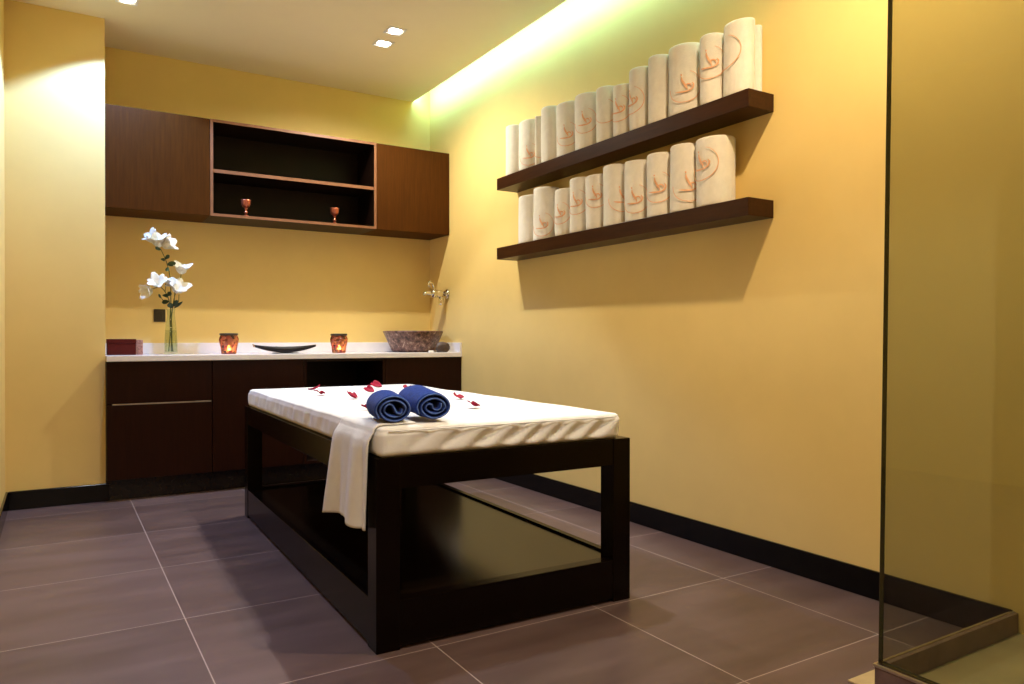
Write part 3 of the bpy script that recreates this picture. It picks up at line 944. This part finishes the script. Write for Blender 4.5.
def flower(lab, pts, blooms, leaves, sprigs=()):
    base = Vector(pts[0])
    r = thing('white_flower_stem', lab, 'flower', base, 0, 'white flowers in the vase')
    L = lambda p: Vector(p) - base
    sp = spline([L(p) for p in pts], 8)
    n = len(sp)
    st = obj('stem', tube(sp, [0.0036 * (1 - 0.45 * i / n) for i in range(n)], 8), M['stem'], r, smooth=True)
    for s in sprigs:
        ss = spline([L(p) for p in s], 6)
        obj('side_stem', tube(ss, 0.002, 6), M['stem'], r, smooth=True)
    for (c, ax, sz, sd, op) in blooms:
        solid(obj('bloom', bloom_bm(L(c), ax, sz, sd, op), M['bloom'], r, smooth=True), 0.0012)
    for (a, b_, w) in leaves:
        solid(obj('leaf', leaf_bm(L(a), L(b_), w), M['leaf'], r, smooth=True), 0.001)
Y = VY
flower('tallest white flower stem leaning left, with its bloom near wall cabinet',
       [(VX + 0.012, Y + 0.01, Z0 + 0.019), (VX - 0.004, Y + 0.004, Z0 + 0.20), (0.628, Y, 1.20), (0.622, Y - 0.01, 1.36), (0.600, Y - 0.01, 1.46), (0.566, Y - 0.015, 1.540)],
       [((0.558, Y - 0.015, 1.550), (-0.15, -0.35, 0.9), 0.105, 1, 0.8), ((0.575, Y - 0.02, 1.556), (0.80, -0.35, 0.45), 0.095, 2, 0.8), ((0.540, Y - 0.02, 1.580), (-0.7, -0.3, 0.75), 0.085, 3, 0.7)],
       [((0.566, Y - 0.01, 1.530), (0.535, Y - 0.04, 1.545), 0.022), ((0.588, Y - 0.01, 1.480), (0.572, Y - 0.05, 1.462), 0.026), ((0.592, Y - 0.01, 1.475), (0.612, Y - 0.06, 1.497), 0.024),
        ((0.606, Y - 0.01, 1.440), (0.655, Y - 0.03, 1.452), 0.032), ((0.612, Y - 0.01, 1.425), (0.598, Y - 0.04, 1.395), 0.022)])
flower('white flower stem leaning right in the vase, with blooms on the right',
       [(VX - 0.014, Y - 0.006, Z0 + 0.019), (VX + 0.002, Y - 0.004, Z0 + 0.22), (0.642, Y - 0.008, 1.20), (0.652, Y - 0.012, 1.25)],
       [((0.655, Y - 0.02, 1.265), (0.22, -0.6, 0.6), 0.100, 5, 1.0), ((0.690, Y + 0.0, 1.385), (0.05, -0.35, 0.85), 0.090, 6, 0.8), ((0.645, Y - 0.02, 1.300), (-0.5, -0.5, 0.6), 0.055, 11, 0.9)],
       [((0.640, Y - 0.01, 1.175), (0.662, Y - 0.05, 1.212), 0.030), ((0.636, Y - 0.01, 1.165), (0.607, Y - 0.05, 1.190), 0.034), ((0.648, Y - 0.01, 1.165), (0.692, Y - 0.04, 1.205), 0.018)],
       [[(0.652, Y - 0.012, 1.25), (0.676, Y - 0.008, 1.31), (0.690, Y, 1.388)], [(0.645, Y - 0.008, 1.16), (0.668, Y - 0.03, 1.20), (0.672, Y - 0.03, 1.25)], [(0.645, Y - 0.008, 1.17), (0.647, Y - 0.02, 1.25), (0.644, Y - 0.02, 1.302)]])
flower('white flower stem bending left in the vase, with low drooping blooms',
       [(VX + 0.002, Y - 0.014, Z0 + 0.019), (VX + 0.004, Y - 0.008, Z0 + 0.20), (0.618, Y - 0.012, 1.20), (0.592, Y - 0.02, 1.265), (0.560, Y - 0.03, 1.300)],
       [((0.550, Y - 0.03, 1.298), (-0.2, -0.6, 0.55), 0.092, 7, 1.0), ((0.512, Y - 0.04, 1.275), (-0.75, -0.5, -0.25), 0.080, 8, 0.8), ((0.592, Y - 0.035, 1.322), (0.35, -0.4, 0.75), 0.050, 9, 0.8)],
       [((0.600, Y - 0.018, 1.252), (0.585, Y - 0.06, 1.232), 0.034), ((0.604, Y - 0.018, 1.240), (0.622, Y - 0.06, 1.262), 0.028), ((0.615, Y - 0.012, 1.205), (0.570, Y - 0.05, 1.196), 0.028), ((0.565, Y - 0.03, 1.225), (0.553, Y - 0.04, 1.250), 0.014)],
       [[(0.616, Y - 0.012, 1.20), (0.585, Y - 0.03, 1.205), (0.560, Y - 0.03, 1.24)], [(0.560, Y - 0.03, 1.300), (0.540, Y - 0.04, 1.290), (0.513, Y - 0.04, 1.277)], [(0.592, Y - 0.02, 1.265), (0.594, Y - 0.03, 1.30), (0.592, Y - 0.035, 1.325)]])

# mosaic candle holders
def candle(loc, lab):
    r = thing('candle_holder', lab, 'candle holder', loc, 0, 'mosaic candle holders on the worktop')
    prof = [(0, 0), (0.044, 0), (0.047, 0.004), (0.052, 0.045), (0.060, 0.080), (0.062, 0.097), (0.058, 0.112), (0.052, 0.122), (0.055, 0.126),
            (0.0515, 0.126), (0.0485, 0.121), (0.0545, 0.111), (0.0585, 0.096), (0.0565, 0.080), (0.0485, 0.046), (0.0435, 0.008), (0, 0.008)]
    obj('glass_cup', lathe(prof, 40), M['mosaic'], r, smooth=True)
    obj('rim_band', lathe([(0.0545, 0.123), (0.0585, 0.123), (0.0592, 0.136), (0.0560, 0.1375), (0.0535, 0.136), (0.0535, 0.1265)], 40, closed=True), M['plate'], r, smooth=True)
    t = obj('tea_light', lathe([(0, 0.0085), (0.019, 0.0085), (0.0195, 0.012), (0.0195, 0.022), (0.018, 0.023), (0, 0.022)], 28), M['wax'], r, smooth=True)
    obj('flame', lathe([(0, 0.0235), (0.008, 0.025), (0.0125, 0.033), (0.011, 0.042), (0.005, 0.053), (0, 0.060)], 16), M['flame'], t, smooth=True)
    ld = bpy.data.lights.new('candle_glow', 'POINT'); ld.energy = 0.2; ld.color = (1.0, 0.62, 0.28); ld.shadow_soft_size = 0.008
    lo = bpy.data.objects.new('candle_glow', ld); link(lo, r); lo.location = (0, 0, 0.075)
    return r
candle((0.978, 5.19, Z0), 'left amber mosaic glass candle holder glowing between vase and boat tray')
candle((1.728, 5.19, Z0), 'right amber mosaic glass candle holder glowing between boat tray and basin')

# boat-shaped incense tray
r = thing('boat_tray', 'long black boat-shaped tray with upturned ends on the worktop', 'tray', (1.352, 5.20, Z0))
def boat(L, W, H, t, zb):
    bm = bmesh.new(); rows = []
    n, m = 36, 10
    for i in range(n + 1):
        x = -1 + 2 * i / n
        w = W * (1 - abs(x) ** 2.4) ** 0.75 + 0.004
        zc = zb + H * abs(x) ** 2.6
        row = []
        for k in range(m + 1):
            u = -1 + 2 * k / m
            row.append(bm.verts.new((x * L, u * w, zc + 0.012 * u * u * (1 - abs(x) ** 3))))
        for k in range(m, -1, -1):
            u = -1 + 2 * k / m
            row.append(bm.verts.new((x * L, u * w * 0.94, zc - t * (1 - 0.55 * abs(x)) + 0.006 * u * u)))
        rows.append(row)
    q = len(rows[0])
    for A, B in zip(rows[:-1], rows[1:]):
        for k in range(q): bm.faces.new((A[k], A[(k + 1) % q], B[(k + 1) % q], B[k]))
    bm.faces.new(rows[0][::-1]); bm.faces.new(rows[-1])
    return bm
obj('tray_hull', boat(0.212, 0.045, 0.026, 0.032, 0.034), M['black_tray'], r, smooth=True)
obj('foot', box((-0.085, -0.022, 0), (0.085, 0.022, 0.0045), 0.001), M['black_tray'], r)
o = obj('carved_tip', lathe([(0, 0), (0.0085, 0.003), (0.0065, 0.016), (0.003, 0.024), (0, 0.026)], 14), M['tan_tip'], r, smooth=True)
o.location = (-0.204, 0, 0.045); o.rotation_euler = (0, radians(-38), 0)
o = obj('incense_holder', lathe([(0, 0), (0.011, 0), (0.012, 0.006), (0.008, 0.013), (0.0035, 0.015), (0, 0.0155)], 18), M['black_tray'], r, smooth=True)
o.location = (-0.062, 0, 0.0335)

# stone basin, pebble, soap, tap
r = thing('stone_basin', 'rough speckled brown stone vessel basin at right end of the worktop', 'basin', (2.325, 5.225, Z0))
fr = lambda a, z: 1 + 0.012 * sin(3 * a + 1) + 0.008 * sin(7 * a + 9 * z)
prof = [(0, 0), (0.150, 0), (0.166, 0.012), (0.182, 0.050), (0.205, 0.102), (0.227, 0.148), (0.229, 0.157), (0.222, 0.160), (0.214, 0.156), (0.192, 0.105), (0.165, 0.058), (0.12, 0.024), (0.024, 0.017), (0, 0.017)]
obj('bowl', lathe(prof, 72, fn=fr), M['stone'], r, smooth=True)
obj('drain', lathe([(0, 0.0175), (0.022, 0.0178), (0.023, 0.020), (0.015, 0.0225), (0, 0.0225)], 24), M['chrome'], r, smooth=True)
bm = bmesh.new()
bmesh.ops.create_icosphere(bm, subdivisions=4, radius=1)
for v in bm.verts:
    p = v.co.copy()
    k = 1 + 0.12 * noise.noise(p * 1.7 + Vector((3, 1, 2)))
    v.co = Vector((p.x * 0.056 * k, p.y * 0.028 * k, max(0.0, 0.036 + p.z * 0.046 * k)))
tag(obj('pebble', bm, M['rock'], smooth=True, loc=(2.452, 4.985, Z0)), 'rounded dark grey pebble on worktop in front of stone basin', 'stone')
tag(obj('soap_bar', box((-0.019, -0.012, 0), (0.019, 0.012, 0.014), 0.005, 3), M['wax'], smooth=True, loc=(2.362, 4.995, Z0)), 'small white soap bar on worktop beside the dark pebble', 'soap')

TY, TZ = 5.20, 1.315
r = thing('wall_tap', 'polished chrome wall tap above the stone basin', 'tap', (XR, TY, TZ))
def rotY(bm, ang, off=(0, 0, 0)):
    bmesh.ops.transform(bm, matrix=Matrix.Translation(off) @ Matrix.Rotation(ang, 4, 'Y'), verts=bm.verts[:]); return bm
obj('escutcheon', rotY(lathe([(0, 0), (0.040, 0), (0.040, 0.008), (0.032, 0.018), (0.022, 0.026), (0, 0.026)], 32), radians(-90), (0, 0, 0)), M['chrome'], r, smooth=True)
obj('valve_body', rotY(lathe([(0, 0.02), (0.020, 0.02), (0.020, 0.045), (0.028, 0.052), (0.030, 0.085), (0.022, 0.10), (0.032, 0.105), (0.032, 0.135), (0.018, 0.145), (0, 0.145)], 28), radians(-90)), M['chrome'], r, smooth=True)
sp = spline([(-0.13, 0, 0), (-0.165, 0, 0.002), (-0.19, 0, 0.0), (-0.202, 0, -0.012)], 8)
obj('spout', tube(sp, [0.017 - 0.006 * i / (len(sp) - 1) for i in range(len(sp))], 14), M['chrome'], r, smooth=True)
hd = obj('handle', tube(spline([(-0.115, 0, 0.02), (-0.116, 0, 0.045), (-0.130, 0, 0.075), (-0.155, 0, 0.083), (-0.160, 0, 0.062), (-0.146, 0, 0.052)], 8), 0.0085, 12), M['chrome'], r, smooth=True)
obj('outlet_cup', lathe([(0, -0.088), (0.018, -0.088), (0.020, -0.082), (0.020, -0.034), (0.016, -0.018), (0, -0.018)], 20, c=(-0.055, 0, 0)), M['chrome'], r, smooth=True)

# socket plate on the back wall
r = thing('socket_plate', 'small dark bronze square socket plate on the wall behind the flower vase', 'socket', (0.595, YB, 1.123))
obj('plate', box((-0.036, -0.008, -0.043), (0.036, 0, 0.043), 0.003), M['plate'], r)
obj('rocker', box((-0.018, -0.011, -0.026), (0.018, -0.008, 0.026), 0.0015), M['plate'], r)

# goblets in the open wall cabinet
def goblet(loc, lab):
    r = thing('goblet', lab, 'goblet', loc, 0, 'goblets in the open cabinet')
    obj('cup', lathe([(0, 0.058), (0.012, 0.060), (0.024, 0.070), (0.030, 0.084), (0.031, 0.108), (0.032, 0.114), (0.030, 0.114), (0.028, 0.108), (0.027, 0.086), (0.018, 0.072), (0, 0.068)], 28), M['goblet'], r, smooth=True)
    obj('stem', lathe([(0, 0.006), (0.008, 0.008), (0.006, 0.020), (0.012, 0.026), (0.013, 0.030), (0.006, 0.036), (0.005, 0.046), (0.011, 0.052), (0.010, 0.058), (0, 0.058)], 24), M['goblet'], r, smooth=True)
    obj('foot', lathe([(0, 0), (0.022, 0), (0.023, 0.003), (0.016, 0.008), (0, 0.009)], 28), M['goblet'], r, smooth=True)
zg = ZU0 + 0.018
goblet((1.092, YU + 0.045, zg), 'left small copper red goblet on the floor of open wall cabinet')
goblet((1.703, YU + 0.045, zg), 'right small copper red goblet on the floor of open wall cabinet')

# ------------------------------------------------------------------ world, camera, colour
w = bpy.data.worlds.new('world'); scene.world = w
w.use_nodes = True
w.node_tree.nodes['Background'].inputs['Color'].default_value = (0.02, 0.018, 0.014, 1)
w.node_tree.nodes['Background'].inputs['Strength'].default_value = 0.3

yaw, pit, rol = radians(31.53), radians(-0.28), radians(-0.03)
cd = bpy.data.cameras.new('camera')
cd.sensor_fit = 'HORIZONTAL'; cd.sensor_width = 36.0
cd.lens = 743.0 * 36.0 / 1024.0
cd.clip_start = 0.02
cam = bpy.data.objects.new('camera', cd); link(cam)
f = Vector((sin(yaw) * cos(pit), cos(yaw) * cos(pit), sin(pit)))
rt = Vector((cos(yaw), -sin(yaw), 0)); dn = f.cross(rt)
r2 = rt * cos(rol) + dn * sin(rol); d2 = dn * cos(rol) - rt * sin(rol)
cam.matrix_world = Matrix(((r2.x, -d2.x, -f.x, CAM.x), (r2.y, -d2.y, -f.y, CAM.y), (r2.z, -d2.z, -f.z, CAM.z), (0, 0, 0, 1)))
scene.camera = cam

scene.view_settings.view_transform = 'Standard'
scene.view_settings.look = 'None'
scene.view_settings.gamma = 1.0
scene.view_settings.use_curve_mapping = False
scene.view_settings.exposure = 0.12
scene.cycles.max_bounces = 10
scene.cycles.transparent_max_bounces = 12
scene.cycles.sample_clamp_indirect = 6.0
scene.cycles.caustics_reflective = False
scene.cycles.caustics_refractive = False
